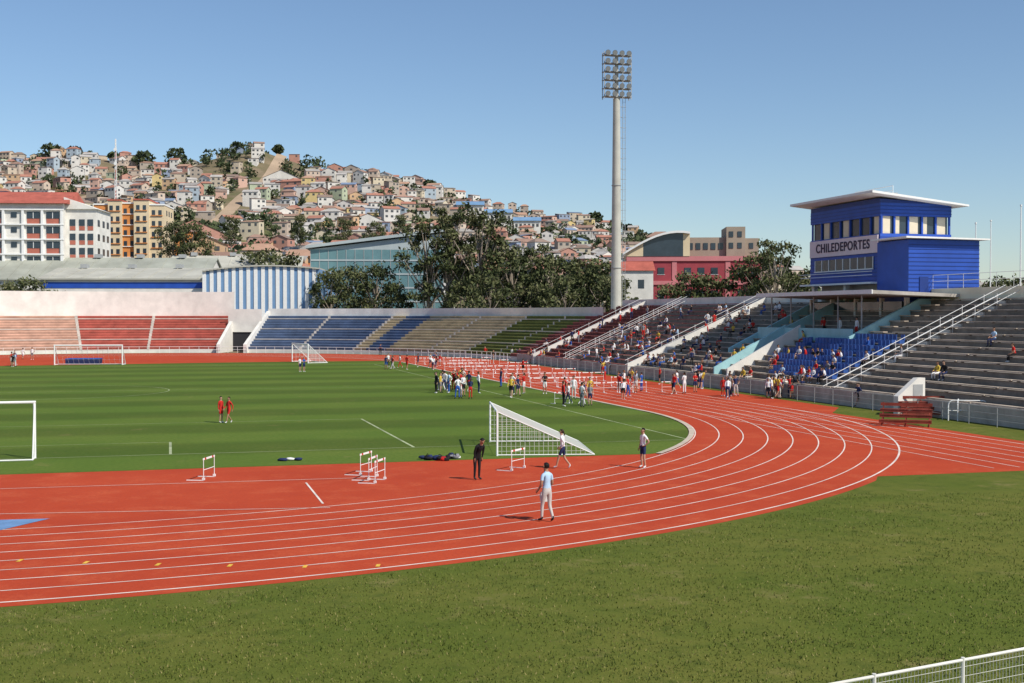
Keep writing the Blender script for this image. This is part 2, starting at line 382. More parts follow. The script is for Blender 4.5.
LAMP=mat('lamp_glass',(.25,.27,.28),.25,0,spec=.6)
for i in range(6):
    for j in range(4):
        x=-1.6+j*1.07; z=38.25+i*1.18
        fl.tube((x,-.45,z+.1),(x,-.85,z-.05),.18,.40,DARK,10); fl.tube((x,-.85,z-.05),(x,-.88,z-.06),.37,.37,LAMP,10)
for x in(.95,1.35): fl.tube((x,0,0),(x,0,38),.035,.035,STEEL,4)
for i in range(60): fl.tube((.95,0,.6+i*.62),(1.35,0,.6+i*.62),.02,.02,STEEL,3)
for i in range(24):
    z=2+i*1.5; fl.tube((.5,0,z),(.95,0,z),.03,.03,STEEL,4)
    for a in range(6):
        t0=math.pi*a/6; t1=math.pi*(a+1)/6
        fl.tube((1.15+.35*math.cos(t0),.6*math.sin(t0),z),(1.15+.35*math.cos(t1),.6*math.sin(t1),z),.02,.02,STEEL,3)
fl.obj('floodlight_mast',loc=(15.2,181,0),rz=.25)

# ------------------------------------------------------------------ terrain hill
RT=[(-900,150),(-700,145),(-420,128),(-371,122),(-328,124),(-292,121),(-262,115),(-226,118),(-183,120),(-154,114),(-118,111),(-81,105),(-45,95),(-9,84),(28,76),(64,69),(93,61),(137,45),(210,30),(372,20),(600,14),(1200,8)]
def Hr(x): return float(np.interp(x,[a for a,_ in RT],[b for _,b in RT]))
def terr(x,y):
    s=(y-290)/620.
    if s<0: return -.5
    k=min(s,1.); k=k*(1.0-.12*math.sin(k*math.pi))
    h=Hr(x)*k
    if s>1: h*=max(0,1-(s-1)*1.1)
    h+= (3.5*math.sin(x*.021+y*.013)+2.2*math.sin(x*.05-y*.03))*min(1,s*2.5)*(1 if s<1 else .3)*(h/80)
    return h-.4
HILL=layered('hill_earth',[(.17,.14,.085),(.10,.12,.045),(.25,.19,.13)],[(.015,.42,.6,6),(.05,.48,.66,6)])
hb=B(); xs=np.arange(-1000,1301,20); ys=np.arange(290,1400,16)
hb.v=[(x,y,terr(x,y)) for y in ys for x in xs]; nx=len(xs); hb.mi(HILL)
for j in range(len(ys)-1):
    for i in range(nx-1):
        a=j*nx+i; hb.f.append((a,a+1,a+nx+1,a+nx)); hb.m.append(0)
hb.obj('hillside',smooth=True)

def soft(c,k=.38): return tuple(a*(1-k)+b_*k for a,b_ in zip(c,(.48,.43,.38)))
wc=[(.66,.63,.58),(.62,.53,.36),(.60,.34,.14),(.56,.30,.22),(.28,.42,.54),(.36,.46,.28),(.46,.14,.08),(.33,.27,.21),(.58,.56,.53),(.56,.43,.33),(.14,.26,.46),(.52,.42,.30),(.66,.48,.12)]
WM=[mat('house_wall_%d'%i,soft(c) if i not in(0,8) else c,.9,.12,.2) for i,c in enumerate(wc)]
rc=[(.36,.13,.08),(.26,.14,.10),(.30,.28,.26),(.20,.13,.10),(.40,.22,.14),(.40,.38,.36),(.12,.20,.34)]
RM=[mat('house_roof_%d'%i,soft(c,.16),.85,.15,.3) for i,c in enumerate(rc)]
HWIN=mat('house_window',(.08,.085,.09),.3,0)
def house(b,x,y,z,L,W,h,ang,wm,rm,kind):
    c,s=math.cos(ang),math.sin(ang)
    def T(a,bb,zz): return (x+a*c-bb*s,y+a*s+bb*c,z+zz)
    l,w2=L/2,W/2; zb=-5
    for (A,Bq) in(((-l,-w2),(l,-w2)),((l,-w2),(l,w2)),((l,w2),(-l,w2)),((-l,w2),(-l,-w2))):
        b.poly([T(*A,zb),T(*Bq,zb),T(*Bq,h),T(*A,h)],wm)
    o=.35
    if kind==0:
        r=W*.24
        b.poly([T(-l-o,-w2-o,h-.1),T(l+o,-w2-o,h-.1),T(l+o,0,h+r),T(-l-o,0,h+r)],rm)
        b.poly([T(l+o,w2+o,h-.1),T(-l-o,w2+o,h-.1),T(-l-o,0,h+r),T(l+o,0,h+r)],rm)
        b.poly([T(-l,-w2,h),T(-l,0,h+r-.1),T(-l,w2,h)],wm); b.poly([T(l,-w2,h),T(l,w2,h),T(l,0,h+r-.1)],wm)
    elif kind==1:
        r=W*.16
        b.poly([T(-l-o,-w2-o,h),T(l+o,-w2-o,h),T(l+o,w2+o,h+r),T(-l-o,w2+o,h+r)],rm)
        b.poly([T(-l,w2,h),T(l,w2,h),T(l,w2,h+r),T(-l,w2,h+r)],wm)
    elif kind==2:
        r=W*.26
        b.poly([T(-l-o,-w2-o,h),T(l+o,-w2-o,h),T(l*.4,0,h+r),T(-l*.4,0,h+r)],rm)
        b.poly([T(l+o,w2+o,h),T(-l-o,w2+o,h),T(-l*.4,0,h+r),T(l*.4,0,h+r)],rm)
        b.poly([T(-l-o,w2+o,h),T(-l-o,-w2-o,h),T(-l*.4,0,h+r)],rm); b.poly([T(l+o,-w2-o,h),T(l+o,w2+o,h),T(l*.4,0,h+r)],rm)
    else:
        r=L*.22
        b.poly([T(-l-o,-w2-o,h-.1),T(0,-w2-o,h+r),T(0,w2+o,h+r),T(-l-o,w2+o,h-.1)],rm)
        b.poly([T(l+o,-w2-o,h-.1),T(l+o,w2+o,h-.1),T(0,w2+o,h+r),T(0,-w2-o,h+r)],rm)
        b.poly([T(-l,-w2,h),T(l,-w2,h),T(0,-w2,h+r-.1)],wm)
    e=.06; nf=int(h//2.7)
    for f in range(max(1,nf)):
        zz=h-1.9-2.7*f
        nw=max(2,int(L//2.6))
        for i in range(nw):
            if random.random()<.25: continue
            a=-l+(i+.5)*L/nw; ww=.45+random.random()*.35
            b.poly([T(a-ww,-w2-e,zz),T(a+ww,-w2-e,zz),T(a+ww,-w2-e,zz+1.15),T(a-ww,-w2-e,zz+1.15)],HWIN)
        b.poly([T(l+e,-.7,zz),T(l+e,.7,zz),T(l+e,.7,zz+1.1),T(l+e,-.7,zz+1.1)],HWIN)
hh=B(); ht=B()
LF=[mat('hill_leaf_%d'%i,c,.9,0) for i,c in enumerate([(.06,.08,.035),(.08,.098,.045),(.042,.058,.03)])]
def bush(b,x,y,z,r,h,n,ls,mats):
    for _ in range(n):
        a=random.random()*6.28; q=random.random()**.5; zz=random.random()
        rr=r*q*(1-.5*abs(zz*2-1)**2)
        p=Vector((x+rr*math.cos(a),y+rr*math.sin(a),z+h*(.15+.85*zz)))
        d=Vector((random.gauss(0,1),random.gauss(0,1),random.gauss(0,1))).normalized(); e=d.orthogonal().normalized()*ls*(.6+random.random()); f=d.cross(e)*(.5+.5*random.random())
        b.poly([p-e-f,p+e-f*.6,p+e*.7+f,p-e*.8+f],random.choice(mats))
y=325.
while y<925:
    x=-560.-random.random()*10
    while x<330:
        xx=x+random.uniform(-2,2); yy=y+random.uniform(-6,6)
        gul=abs(xx+152+ .05*(yy-600))<7 or abs(xx+ 250+.03*(yy-600)+8*math.sin(yy*.02))<5
        lush=math.sin(xx*.017+1.3)*math.sin(yy*.019+.4)+.5*math.sin(xx*.041+yy*.033)
        dens=.92 if lush<.32 else .36
        if yy<470: dens*=.35
        if xx>60: dens*=.65
        if not gul and random.random()<dens:
            L=random.uniform(5.5,10); W=random.uniform(5,7.5); h=random.choice([2.8,3.2,5.2,5.6,3.0,2.6,7.6])
            if random.random()<.03: L=random.uniform(18,34); h=3.2
            house(hh,xx,yy,terr(xx,yy)+.4,L,W,h,random.gauss(.05,.32),random.choices(WM,[7,3,2.4,2.6,2,1.6,2.4,2,5,3,1.0,3,1.2])[0],random.choices(RM,[5,4.5,4,3,3.6,3.6,.7])[0],random.choices([0,1,2,3],[4,4,2,2])[0])
            if L>15: x+=14
        elif not gul and random.random()<.7:
            bush(ht,xx,yy,terr(xx,yy),random.uniform(2.5,5.5),random.uniform(4,9),55,.7,LF)
        if not gul and random.random()<.28: bush(ht,xx+4,yy-5,terr(xx,yy),random.uniform(1.5,3.2),random.uniform(3,6),30,.6,LF)
        x+=random.uniform(7.8,12.0)
    y+=12.8+ (y-325)*.0035
for px,r in((-335,9),(-318,6),(-330,5),(-268,8),(-245,9),(-290,4),(-200,5),(-170,4),(-60,5),(60,6),(85,4),(130,5)):
    bush(ht,px,905,terr(px,905),r,r*1.5,260,1.0,LF)
hh.obj('hillside_houses'); ht.obj('hillside_trees')
b=B(); BR_=mat('blue_metal_roof',(.16,.28,.44),.5,.1,.3)
for k in range(3):
    x0=-33+k*17; z=terr(x0,740)+4
    b.box(x0,x0+16,740,748,z-14,z+5,WALLW); b.prism([(x0-.5,739,z+5),(x0-.5,749,z+5),(x0-.5,744,z+7.5)],(17,0,0),BR_)
    for i in range(6): b.box(x0+1+i*2.5,x0+2.4+i*2.5,739.9,740,z+1.5,z+3.2,HWIN)
b.obj('hillside_school')
lb=B(); SAND=mat('sandy_road',(.36,.27,.19),.95,.15,.05)
for x0,f in((-152,lambda yy:-.05*(yy-600)),(-250,lambda yy:-.03*(yy-600)-8*math.sin(yy*.02))):
    yy=470
    while yy<900:
        A=x0+f(yy); Bx=x0+f(yy+15)
        lb.poly([(A-3.5,yy,terr(A-4,yy)+.5),(A+3.5,yy,terr(A+4,yy)+.5),(Bx+3.5,yy+15,terr(Bx+4,yy+15)+.5),(Bx-3.5,yy+15,terr(Bx-4,yy+15)+.5)],SAND); yy+=15
lb.obj('hill_road')

# ------------------------------------------------------------------ buildings
BR=mat('brick_red',(.42,.14,.10),.9,.15,.4); ORG=mat('orange_render',(.62,.25,.08),.9,.1,.4); CRM=mat('cream_render',(.66,.54,.36),.9,.08,.4); RTILE=mat('red_tile',(.40,.11,.08),.85,.2,.6)
b=B(); W1=46
b.box(-W1,0,0,15,0,30.2,WALLW)
for r in range(6):
    z=27.0-r*3.2
    b.box(-W1-.1,.15,-.55,0,z+1.75,z+2.05,WHITE)
    for c in range(11):
        x=-2.2-c*4.1
        if c%3!=2:
            b.box(x-1.35,x+1.35,-.08,0,z-1.15,z-.05,BR)
            b.box(x-1.35,x+1.35,-.14,0,z,z+1.4,GLASS)
            b.box(x-.06,x+.06,-.2,-.14,z,z+1.4,WHITE)
        else:
            b.box(x-.6,x+.6,-.14,0,z+.2,z+1.3,GLASS)
        b.box(x+1.7,x+2.2,-.5,0,z-1.6,z+1.74,WHITE)
b.prism([(-W1-1,-1.2,30.2),(-W1-1,16,30.2),(-W1-1,7.5,33.4)],(W1+2,0,0),RTILE)
b.box(0.01,6.4,2,14,0,29.2,WALLW)
for r in range(6):
    z=25.6-r*3.1
    for x in(1.4,3.4,5.2): b.box(x-.6,x+.6,1.88,2,z,z+1.4,GLASS); b.box(x-.6,x+.6,1.93,2,z-1.0,z-.1,BR)
    for y in(4,8,11.5): b.box(6.4,6.48,y-.8,y+.8,z,z+1.4,GLASS)
b.prism([(-.3,1.5,29.2),(6.9,1.5,29.2),(-.3,1.5,31.8)],(0,13,0),WALLW)
b.obj('white_brick_school',loc=(-96.8,268,0),rz=.06)
b=B()
for i,(x0,x1,y0,m,zt) in enumerate([(-8.6,-5.0,0,ORG,33.6),(-5.0,-1.8,-.8,CRM,34.6),(-1.8,1.2,.6,ORG,34.0),(1.2,4.9,-.5,CRM,34.8),(4.9,8.6,0,CRM,33.6)]):
    b.box(x0,x1,y0,12,0,zt,m); b.box(x0-.12,x1+.12,y0-.2,12.1,zt,zt+.35,RTILE if i%2 else WHITE)
    for r in range(7):
        z=zt-2.4-r*2.7; xm=(x0+x1)/2
        for dx in(-.8,.8):
            b.box(xm+dx-.4,xm+dx+.4,y0-.08,y0,z,z+1.2,GLASS)
        b.box(xm-1.45,xm+1.45,y0-.3,y0,z-.25,z-.08,WHITE if m is ORG else ORG)
for r in range(7):
    for y in(3,6,9): b.box(8.6,8.66,y-.6,y+.6,31.2-r*2.7,32.5-r*2.7,GLASS)
b.obj('orange_apartment_building',loc=(-95.5,310,0),rz=.08)
ZN=mat('zinc_roof',(.44,.43,.37),.7,.22,.15,spec=.3,detail=8); ZN2=mat('zinc_roof_dark',(.33,.34,.29),.7,.25,.15,detail=8)
def hall(name,cx,cy,Wd,D,ze,zr,rz,wall,roof,strip_m=None):
    b=B(); b.box(-Wd/2,Wd/2,0,D,0,ze,wall)
    b.prism([(-Wd/2-.4,-.6,ze-.1),(-Wd/2-.4,D/2,zr),(-Wd/2-.4,D/2,zr+.25),(-Wd/2-.4,-.6,ze+.2)],(Wd+.8,0,0),roof)
    b.prism([(-Wd/2-.4,D+.6,ze-.1),(-Wd/2-.4,D/2+.01,zr),(-Wd/2-.4,D/2+.01,zr+.25),(-Wd/2-.4,D+.6,ze+.2)],(Wd+.8,0,0),roof)
    b.prism([(Wd/2-.2,.01,ze),(Wd/2-.2,D-.01,ze),(Wd/2-.2,D/2,zr-.05)],(.19,0,0),wall); b.prism([(-Wd/2+.01,.01,ze),(-Wd/2+.01,D-.01,ze),(-Wd/2+.01,D/2,zr-.05)],(.2,0,0),wall)
    if strip_m is not None: b.box(-Wd/2-.05,Wd/2+.05,-.08,0,ze-1.75,ze-.6,strip_m)
    n=int(Wd/3)
    for i in range(n):
        x=-Wd/2+(i+.5)*Wd/n; b.prism([(x,-.6,ze+.21),(x,D/2,zr+.26),(x,D/2,zr+.36),(x,-.6,ze+.31)],(.12,0,0),roof)
        if i%3==1: b.box(x-.4,x+.9,D/2-1,D/2+1,zr+.2,zr+1.0,STEEL)
    return b.obj(name,loc=(cx,cy,0),rz=rz)
hall('sports_hall',-76,243,32,24,13.2,15.6,.05,WALLW,ZN,BLUE)
hall('sports_hall',-88,258,48,24,13.5,18.4,.05,WALLW,ZN2)
hall('workshop_hall',-64,285,30,20,16,20,.1,CRM,ZN)
b=B(); SB=mat('stripe_blue',(.16,.28,.46),.7,.1,.5)
n=16; Wd=22.5
for i in range(n*2):
    x0=-Wd/2+Wd*i/(2*n); x1=x0+Wd/(2*n); t=(x0+x1)/2/(Wd/2); zt=14.8+1.0*(1-t*t)*.8+ .5*(x0/Wd)
    b.box(x0,x1,0 if i%2 else -.12,30,0,zt,SB if i%2 else WHITE)
    b.box(x0,x1,-.5,30,zt,zt+.25,ZN)
b.obj('striped_warehouse',loc=(-48.5,240,0),rz=.04)
b=B(); TEAL=mat('teal_glass',(.12,.23,.25),.25,.15,.3,spec=.5); GREYR=mat('grey_roof',(.38,.43,.44),.6,.1,.3)
b.box(-15,14,0,18,0,20.5,TEAL); b.prism([(-16,-1,20.7),(15,-1,24.6),(15,-1,25.3),(-16,-1,21.3)],(0,20,0),GREYR)
b.prism([(-15,0,20.51),(14,0,20.51),(14,0,24.2)],(0,18,0),GREYR)
for i in range(16): b.box(-15+i*1.93-.06,-15+i*1.93+.06,-.08,0,0,20.5,STEEL)
for z in(6,9,12,15,18): b.box(-15,14,-.12,-.08,z,z+.35,GREYR)
b.obj('teal_glass_building',loc=(-29,272,0),rz=.08)
PK=mat('maroon_render',(.34,.06,.075),.85,.14,.3); PK2=mat('pink_render',(.55,.20,.21),.85,.1,.3); TB=mat('taupe_render',(.34,.28,.22),.9,.1,.3)
b=B()
b.box(-14,14,0,16,0,18.6,PK)
b.box(-14.3,14.3,-.3,0,17.6,18.6,PK2); b.box(-14.2,14.2,-.25,0,12.6,13.4,PK2)
for i in range(10):
    x=-12.6+i*2.8
    if i%4==3: b.box(x-.5,x+.5,-.12,0,8,17.5,PK2); continue
    b.box(x-.7,x+.7,-.1,0,14.8,16.2,GLASS); b.box(x-.8,x+.8,-.07,0,14.7,14.8,WHITE)
    b.box(x-.7,x+.7,-.1,0,9.6,11.4,GLASS)
b.box(-3,7,4,14,18.6,22.8,TB)
for i in range(6): b.box(-2.6+i*1.6,-1.6+i*1.6,3.9,4,20.2,21.6,GLASS)
b.box(7.01,11,3,13,18.6,25.0,TB); b.box(11.01,14,4,13,18.6,22.6,TB)
for x,z in((8,20.4),(9.8,20.4),(8,22.8),(9.8,22.8)): b.box(x-.45,x+.45,2.9,3,z,z+1.2,GLASS)
b.box(11.9,12.8,3.9,4,20.4,21.6,GLASS)
def zc(t): return 18.9+4.6*math.sin(t*math.pi*.60)
for i in range(10):
    t0=i/10;t1=(i+1)/10
    x0=-15+14*t0;x1=-15+14*t1
    b.prism([(x0,-1.2,zc(t0)),(x1,-1.2,zc(t1)),(x1,-1.2,zc(t1)+.45),(x0,-1.2,zc(t0)+.45)],(0,12,0),WHITE)
    b.prism([(x0,-.4,18.6),(x1,-.4,18.6),(x1,-.4,zc(t1)),(x0,-.4,zc(t0))],(0,.2,0),CRM if i<3 or i>8 else GLASS)
b.obj('maroon_building',loc=(38.5,262,0),rz=-.06)
b=B(); b.box(-4,4,0,8,0,15,WALLW); b.prism([(-4.4,-.4,15),(-4.4,8.4,15),(-4.4,4,17)],(8.8,0,0),RTILE); b.box(-2.5,-1.3,-.05,0,11.5,13.2,GLASS); b.box(1,2.2,-.05,0,11.5,13.2,GLASS); b.obj('white_house',loc=(24,246,0))
th=B()
for (px,Y,zt,L,kd) in((207,330,25,10,3),(215,310,20,9,0),(240,320,20,14,0),(262,345,24,10,2),(285,330,20,12,0),(310,335,22,11,0),(185,345,29,10,2),(335,350,25,12,1),(248,300,17.5,12,0),(290,300,17.5,10,2),(30,300,24,14,0),(350,360,26,10,0),(380,370,27,12,2),(400,360,24,10,0),
                     (645,330,22,9,0),(990,330,13,14,0),(760,330,15,14,0),(1010,300,12,12,2),(660,430,33,9,2),(700,380,22,12,0),(975,350,13,10,0),(1050,300,13,12,0)):
    x=(px-512)/F*Y; house(th,x,Y,zt-5.6,L,8,5.6,random.gauss(0,.15),random.choice([WM[1],WM[2],WM[3],WM[0],ORG]),random.choice(RM[:3]+[RM[4]]),kd)
    house(th,x,Y-1,zt-12,L+1,8,5.2,0,WM[9],RM[2],1)
th.obj('town_houses')
b=B(); RP=mat('red_paint',(.5,.06,.04),.6,0)
for sx,sy in((-.7,-.5),(.7,-.5),(0,.7)): b.tube((sx,sy,-6),(sx*.35,sy*.35,36),.2,.15,WHITE,5)
for k in range(21):
    z=-4+k*1.9; f=1-.65*(z+6)/42; g_=1-.65*(z+7.9)/42; m_=RP if (k//3)%2 else WHITE
    for (a_,c_) in(((-.7,-.5),(.7,-.5)),((.7,-.5),(0,.7)),((0,.7),(-.7,-.5))): b.tube((a_[0]*f,a_[1]*f,z),(c_[0]*g_,c_[1]*g_,z+1.9),.13,.13,m_,4)
for z in(22,30): b.tube((0,-.8,z),(0,-1.1,z),.9,.9,WHITE,10)
b.obj('antenna_mast',loc=(-223,700,terr(-223,700)+4))
for px,Y,zt in((990,130,16),(975,120,15),(1020,112,16)):
    b=B(); b.tube((0,0,0),(0,0,zt),.09,.05,WHITE,6); b.tube((0,0,zt),(0,0,zt+.15),.1,.1,WHITE,6)
    b.obj('flagpole',loc=((px-512)/F*Y,Y,0))

# ------------------------------------------------------------------ trees
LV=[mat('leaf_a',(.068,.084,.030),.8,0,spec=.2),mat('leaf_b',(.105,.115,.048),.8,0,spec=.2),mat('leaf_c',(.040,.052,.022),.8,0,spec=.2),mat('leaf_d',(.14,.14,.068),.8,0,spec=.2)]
BARK=mat('bark',(.30,.25,.20),.9,.3,1)
def tree(seed,h,r,base,ncl,nl,ls,sparse=0):
    rs=random.Random(seed); b=B()
    lean_=Vector((rs.uniform(-.06,.06),rs.uniform(-.06,.06),1))
    tr=h*.022; pts=[Vector((0,0,0))]
    for i in range(1,6): pts.append(Vector((lean_.x*h*i/6+rs.uniform(-.02,.02)*h,lean_.y*h*i/6+rs.uniform(-.02,.02)*h,h*.82*i/5)))
    for i in range(5): b.tube(pts[i],pts[i+1],tr*(1-i*.17),tr*(1-(i+1)*.17),BARK,8)
    cents=[]
    for j in range(ncl):
        t=base+(1-base)*((j+.5)/ncl)+rs.uniform(-.05,.05); t=min(.97,t)
        start=pts[0].lerp(pts[5],max(.12,t-.22))
        a=j*2.4+rs.uniform(-.6,.6); tt=(t-base)/(1-base)
        prof=math.sin(math.pi*min(1,max(.0,.12+.8*tt)))**.6
        rr=r*prof*rs.uniform(.25,1.0)
        c=Vector((pts[5].x*t+rr*math.cos(a),pts[5].y*t+rr*math.sin(a),h*t))
        mid=start.lerp(c,.5)+Vector((0,0,-h*.01))
        b.tube(start,mid,tr*.42,tr*.26,BARK,5); b.tube(mid,c,tr*.26,tr*.08,BARK,5)
        cents.append((c,r*rs.uniform(.24,.46)*(1-.4*sparse)))
    for c,cr in cents:
        tone=rs.choice([[0,0,1,2],[1,1,0,3],[2,2,0,0],[0,1,1,2],[1,3,3,0]])
        for _ in range(nl):
            d=Vector((rs.gauss(0,1),rs.gauss(0,1),rs.gauss(0,.75)))
            d=d.normalized()*cr*(rs.random()**.45)*rs.uniform(.8,1.15); d.z*=.8
            p=c+d
            n=Vector((rs.gauss(0,1),rs.gauss(0,1),rs.gauss(0,1)+.3)).normalized(); e=n.orthogonal().normalized()
            e=Matrix.Rotation(rs.random()*6.28,3,n)@e; f=n.cross(e); s=ls*rs.uniform(.5,1.3)
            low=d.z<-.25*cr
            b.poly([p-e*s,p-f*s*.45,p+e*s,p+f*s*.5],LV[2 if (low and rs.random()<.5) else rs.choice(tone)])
    return b.mesh('tree_mesh_%d'%seed)
HS=[20,14,12,24,10]
TM=[tree(1,20,5.8,.38,26,110,.34,.75),tree(2,14,5.0,.24,24,125,.33,.3),tree(3,12,4.8,.2,24,130,.33,.2),tree(4,24,6.8,.42,32,115,.37,.85),tree(5,10,3.8,.2,20,120,.30)]
for px,Y,zt,k in((330,238,14.5,2),(350,246,16.5,1),(372,240,16.5,1),(392,246,12,2),(428,238,25,0),(449,240,28,3),(476,238,27,3),(494,240,21,0),(516,238,20,1),(534,246,20.5,0),(556,238,18,1),(580,244,18,1),(600,240,16.5,2),(540,232,12,4),(462,234,12,2),
                   (690,228,14,4),(712,228,13.5,4),(672,226,12,4),(765,215,18,1),(778,205,19,0),(748,220,14,2),(800,210,13,4),(985,190,11,4),(1005,200,12,2),
                   (172,300,29,1),(192,298,28,2),(262,290,21,2),(285,285,20,4),(8,238,12.5,4),(30,240,13,2),(52,236,11,4),(490,226,13,2),(565,228,13,2),(612,228,13,4),(-20,236,13,2),
                   (232,400,38,4),(345,410,38,4),(375,400,36,2),(300,420,40,4),(400,420,40,4),(150,420,44,2)):
    hs=HS[k]; z0=0
    if Y>390: z0=zt-11; s=11/hs
    elif px<300 and zt>26.5: z0=14; s=(zt-14)/hs
    else: s=zt/hs
    put(TM[k],'eucalyptus_tree' if k in(0,3) else 'broadleaf_tree',((px-512)/F*Y,Y,z0),random.random()*6.28,sc=(s*random.uniform(.82,1.0),s*random.uniform(.82,1.0),s*.98))

# ------------------------------------------------------------------ people
SK=[mat('skin_%d'%i,c,.6,0,spec=.3) for i,c in enumerate([(.42,.24,.16),(.34,.18,.11),(.48,.30,.21)])]
HA=[mat('hair_%d'%i,c,.6,0) for i,c in enumerate([(.012,.009,.008),(.03,.017,.01),(.06,.03,.015)])]
def cl(n,c): return mat('cloth_'+n,c,.85,.06,6)
CW=cl('white',(.72,.72,.72)); CN=cl('navy',(.02,.03,.09)); CR=cl('red',(.50,.025,.02)); CK=cl('black',(.015,.015,.017)); CL=cl('lightblue',(.40,.56,.72)); CG=cl('grey',(.22,.22,.24)); CKH=cl('khaki',(.50,.48,.45)); CBL=cl('blue',(.03,.10,.38)); CY=cl('yellow',(.6,.42,.06)); CGR=cl('green',(.04,.2,.08))
SHOE=[mat('shoe_white',(.6,.6,.6),.6,0),mat('shoe_dark',(.03,.03,.03),.6,0)]
LIP=mat('lips',(.25,.07,.05),.6,0)
DEF=dict(pelvis=(0,0,.95),spine=(0,-.005,1.10),chest=(0,0,1.27),neckb=(0,.015,1.41),neck=(0,.005,1.49),h1=(0,-.015,1.56),h2=(0,-.01,1.64),h3=(0,0,1.69),
 sL=(.165,.01,1.385),eL=(.215,.035,1.11),wL=(.235,-.03,.87),aL=(.24,-.05,.80),hL=(.095,0,.90),kL=(.10,-.015,.49),fL=(.105,.02,.09),tL=(.12,-.13,.045))
RAD=dict(pelvis=.125,spine=.112,chest=.135,neckb=.085,neck=.052,h1=.068,h2=.088,h3=.062,s=.062,e=.042,w=.027,a=.030,h=.09,k=.056,f=.040,t=.036)
def full(ov):
    J=dict(DEF)
    for n in('s','e','w','a','h','k','f','t'):
        x,y,z=J[n+'L']; J[n+'R']=(-x,y,z)
    J.update(ov); return {k:Vector(v) for k,v in J.items()}
def lean(J,ang,keep=('hL','hR','kL','kR','fL','fR','tL','tR','pelvis')):
    R=Matrix.Rotation(ang,3,'X'); p=J['pelvis']
    return {k:(v if k in keep else p+R@(v-p)) for k,v in J.items()}, R
EDG=[('pelvis','spine'),('spine','chest'),('chest','neckb'),('neckb','neck'),('neck','h1'),('h1','h2'),('h2','h3')]
for s in 'LR': EDG+=[('neckb','s'+s),('s'+s,'e'+s),('e'+s,'w'+s),('w'+s,'a'+s),('pelvis','h'+s),('h'+s,'k'+s),('k'+s,'f'+s),('f'+s,'t'+s)]
def rk(n): return RAD[n] if n in RAD else RAD[n[0]]
DS=[mat('slot_%d'%i,(.5,.5,.5),.8,0) for i in range(8)]
def figure(name,ov,leanang=0,hair_long=False):
    J=full(ov); R=Matrix.Identity(3)
    if leanang: J,R=lean(J,leanang)
    names=list(J.keys()); idx={n:i for i,n in enumerate(names)}
    me=bpy.data.meshes.new('t'); me.from_pydata([J[n] for n in names],[(idx[a],idx[b]) for a,b in EDG],[])
    o=bpy.data.objects.new('t',me); C.objects.link(o)
    o.modifiers.new('s','SKIN'); ss=o.modifiers.new('u','SUBSURF'); ss.levels=1; ss.render_levels=1
    sv=me.skin_vertices[0].data
    for n in names: sv[idx[n]].radius=(rk(n),rk(n)*(.82 if n in('pelvis','spine','chest') else 1)); sv[idx[n]].use_root=(n=='pelvis')
    dg=bpy.context.evaluated_depsgraph_get(); dg.update(); ev=o.evaluated_get(dg); em=ev.to_mesh()
    b=B(); b.mats=list(DS); b.v=[tuple(v.co) for v in em.vertices]
    for p in em.polygons:
        c=p.center; best=1e9; lab=None
        for a,q in EDG:
            A,Q=J[a],J[q]; d=Q-A; t=max(0,min(1,(c-A).dot(d)/d.length_squared)); ds=(c-(A+d*t)).length-(rk(a)*(1-t)+rk(q)*t)
            if ds<best: best=ds; lab=(a,q,t)
        a,q,t=lab; m=0
        if a in('spine','chest') : m=1
        elif a=='pelvis': m=2 if (q[0]=='h' or t<.35) else 1
        elif a=='neckb' : m=1 if (q[0]=='s' or t<.3) else 0
        elif a[0]=='s': m=1 if t<.55 else 6
        elif a[0]=='e': m=6 if t<.93 else 0
        elif a in('hL','hR'): m=2 if t<.72 else 5
        elif a[0]=='k': m=5 if t<.88 else 3
        elif a[0]=='f': m=3
        b.f.append(tuple(p.vertices)); b.m.append(m)
    ev.to_mesh_clear(); bpy.data.objects.remove(o)
    hc=J['h2']
    def T(x,y,z): return hc+R@Vector((x,y,z))
    n1,n2=10,7
    def hp(i,j):
        th=math.pi*j/n2; ph=2*math.pi*i/n1
        return T(.094*math.sin(th)*math.cos(ph), .012+.106*math.sin(th)*math.sin(ph), .018+.098*math.cos(th))
    for i in range(n1):
        for j in range(n2):
            ph=2*math.pi*(i+.5)/n1; th=math.pi*(j+.5)/n2; yy=math.sin(th)*math.sin(ph)
            if (yy<-.15 and j>=2) or j>=(6 if hair_long else 5): continue
            b.poly([hp(i,j),hp(i,j+1),hp(i+1,j+1),hp(i+1,j)],DS[4])
    if hair_long: b.tube(T(0,.09,.03),T(0,.14,-.18),.04,.02,DS[4],6)
    b.tube(T(0,-.085,-.005),T(0,-.112,-.03),.010,.017,DS[0],5)
    for s in(-1,1):
        b.tube(T(.03*s,-.086,.004),T(.03*s,-.094,.004),.011,.008,DS[7],6)
        b.tube(T(.084*s,.0,-.025),T(.10*s,.012,.02),.014,.02,DS[0],5)
    b.tube(T(-.022,-.088,-.052),T(.022,-.088,-.052),.008,.008,LIP,5)
    for s,sg in(('L',1),('R',-1)):
        wv,av=J['w'+s],J['a'+s]; d=(av-wv).normalized(); side=Vector((0,1,0)) if abs(d.y)<.8 else Vector((0,0,1)); side=(side-d*side.dot(d)).normalized(); nrm=d.cross(side)*sg
        for k in range(4):
            o0=av+side*(-.026+.017*k)+d*.008; ln_=[.030,.036,.034,.026][k]
            m1=o0+d*ln_; m2=m1+(d*.75+nrm*-.6).normalized()*ln_*.8
            b.tube(o0,m1,.0085,.008,DS[0],5); b.tube(m1,m2,.008,.006,DS[0],5)
        o0=wv.lerp(av,.5)-side*.022; m1=o0+(d*.6-side*.7).normalized()*.035; b.tube(o0,m1,.011,.009,DS[0],5); b.tube(m1,m1+d*.028,.009,.007,DS[0],5)
    return b.mesh(name,True)
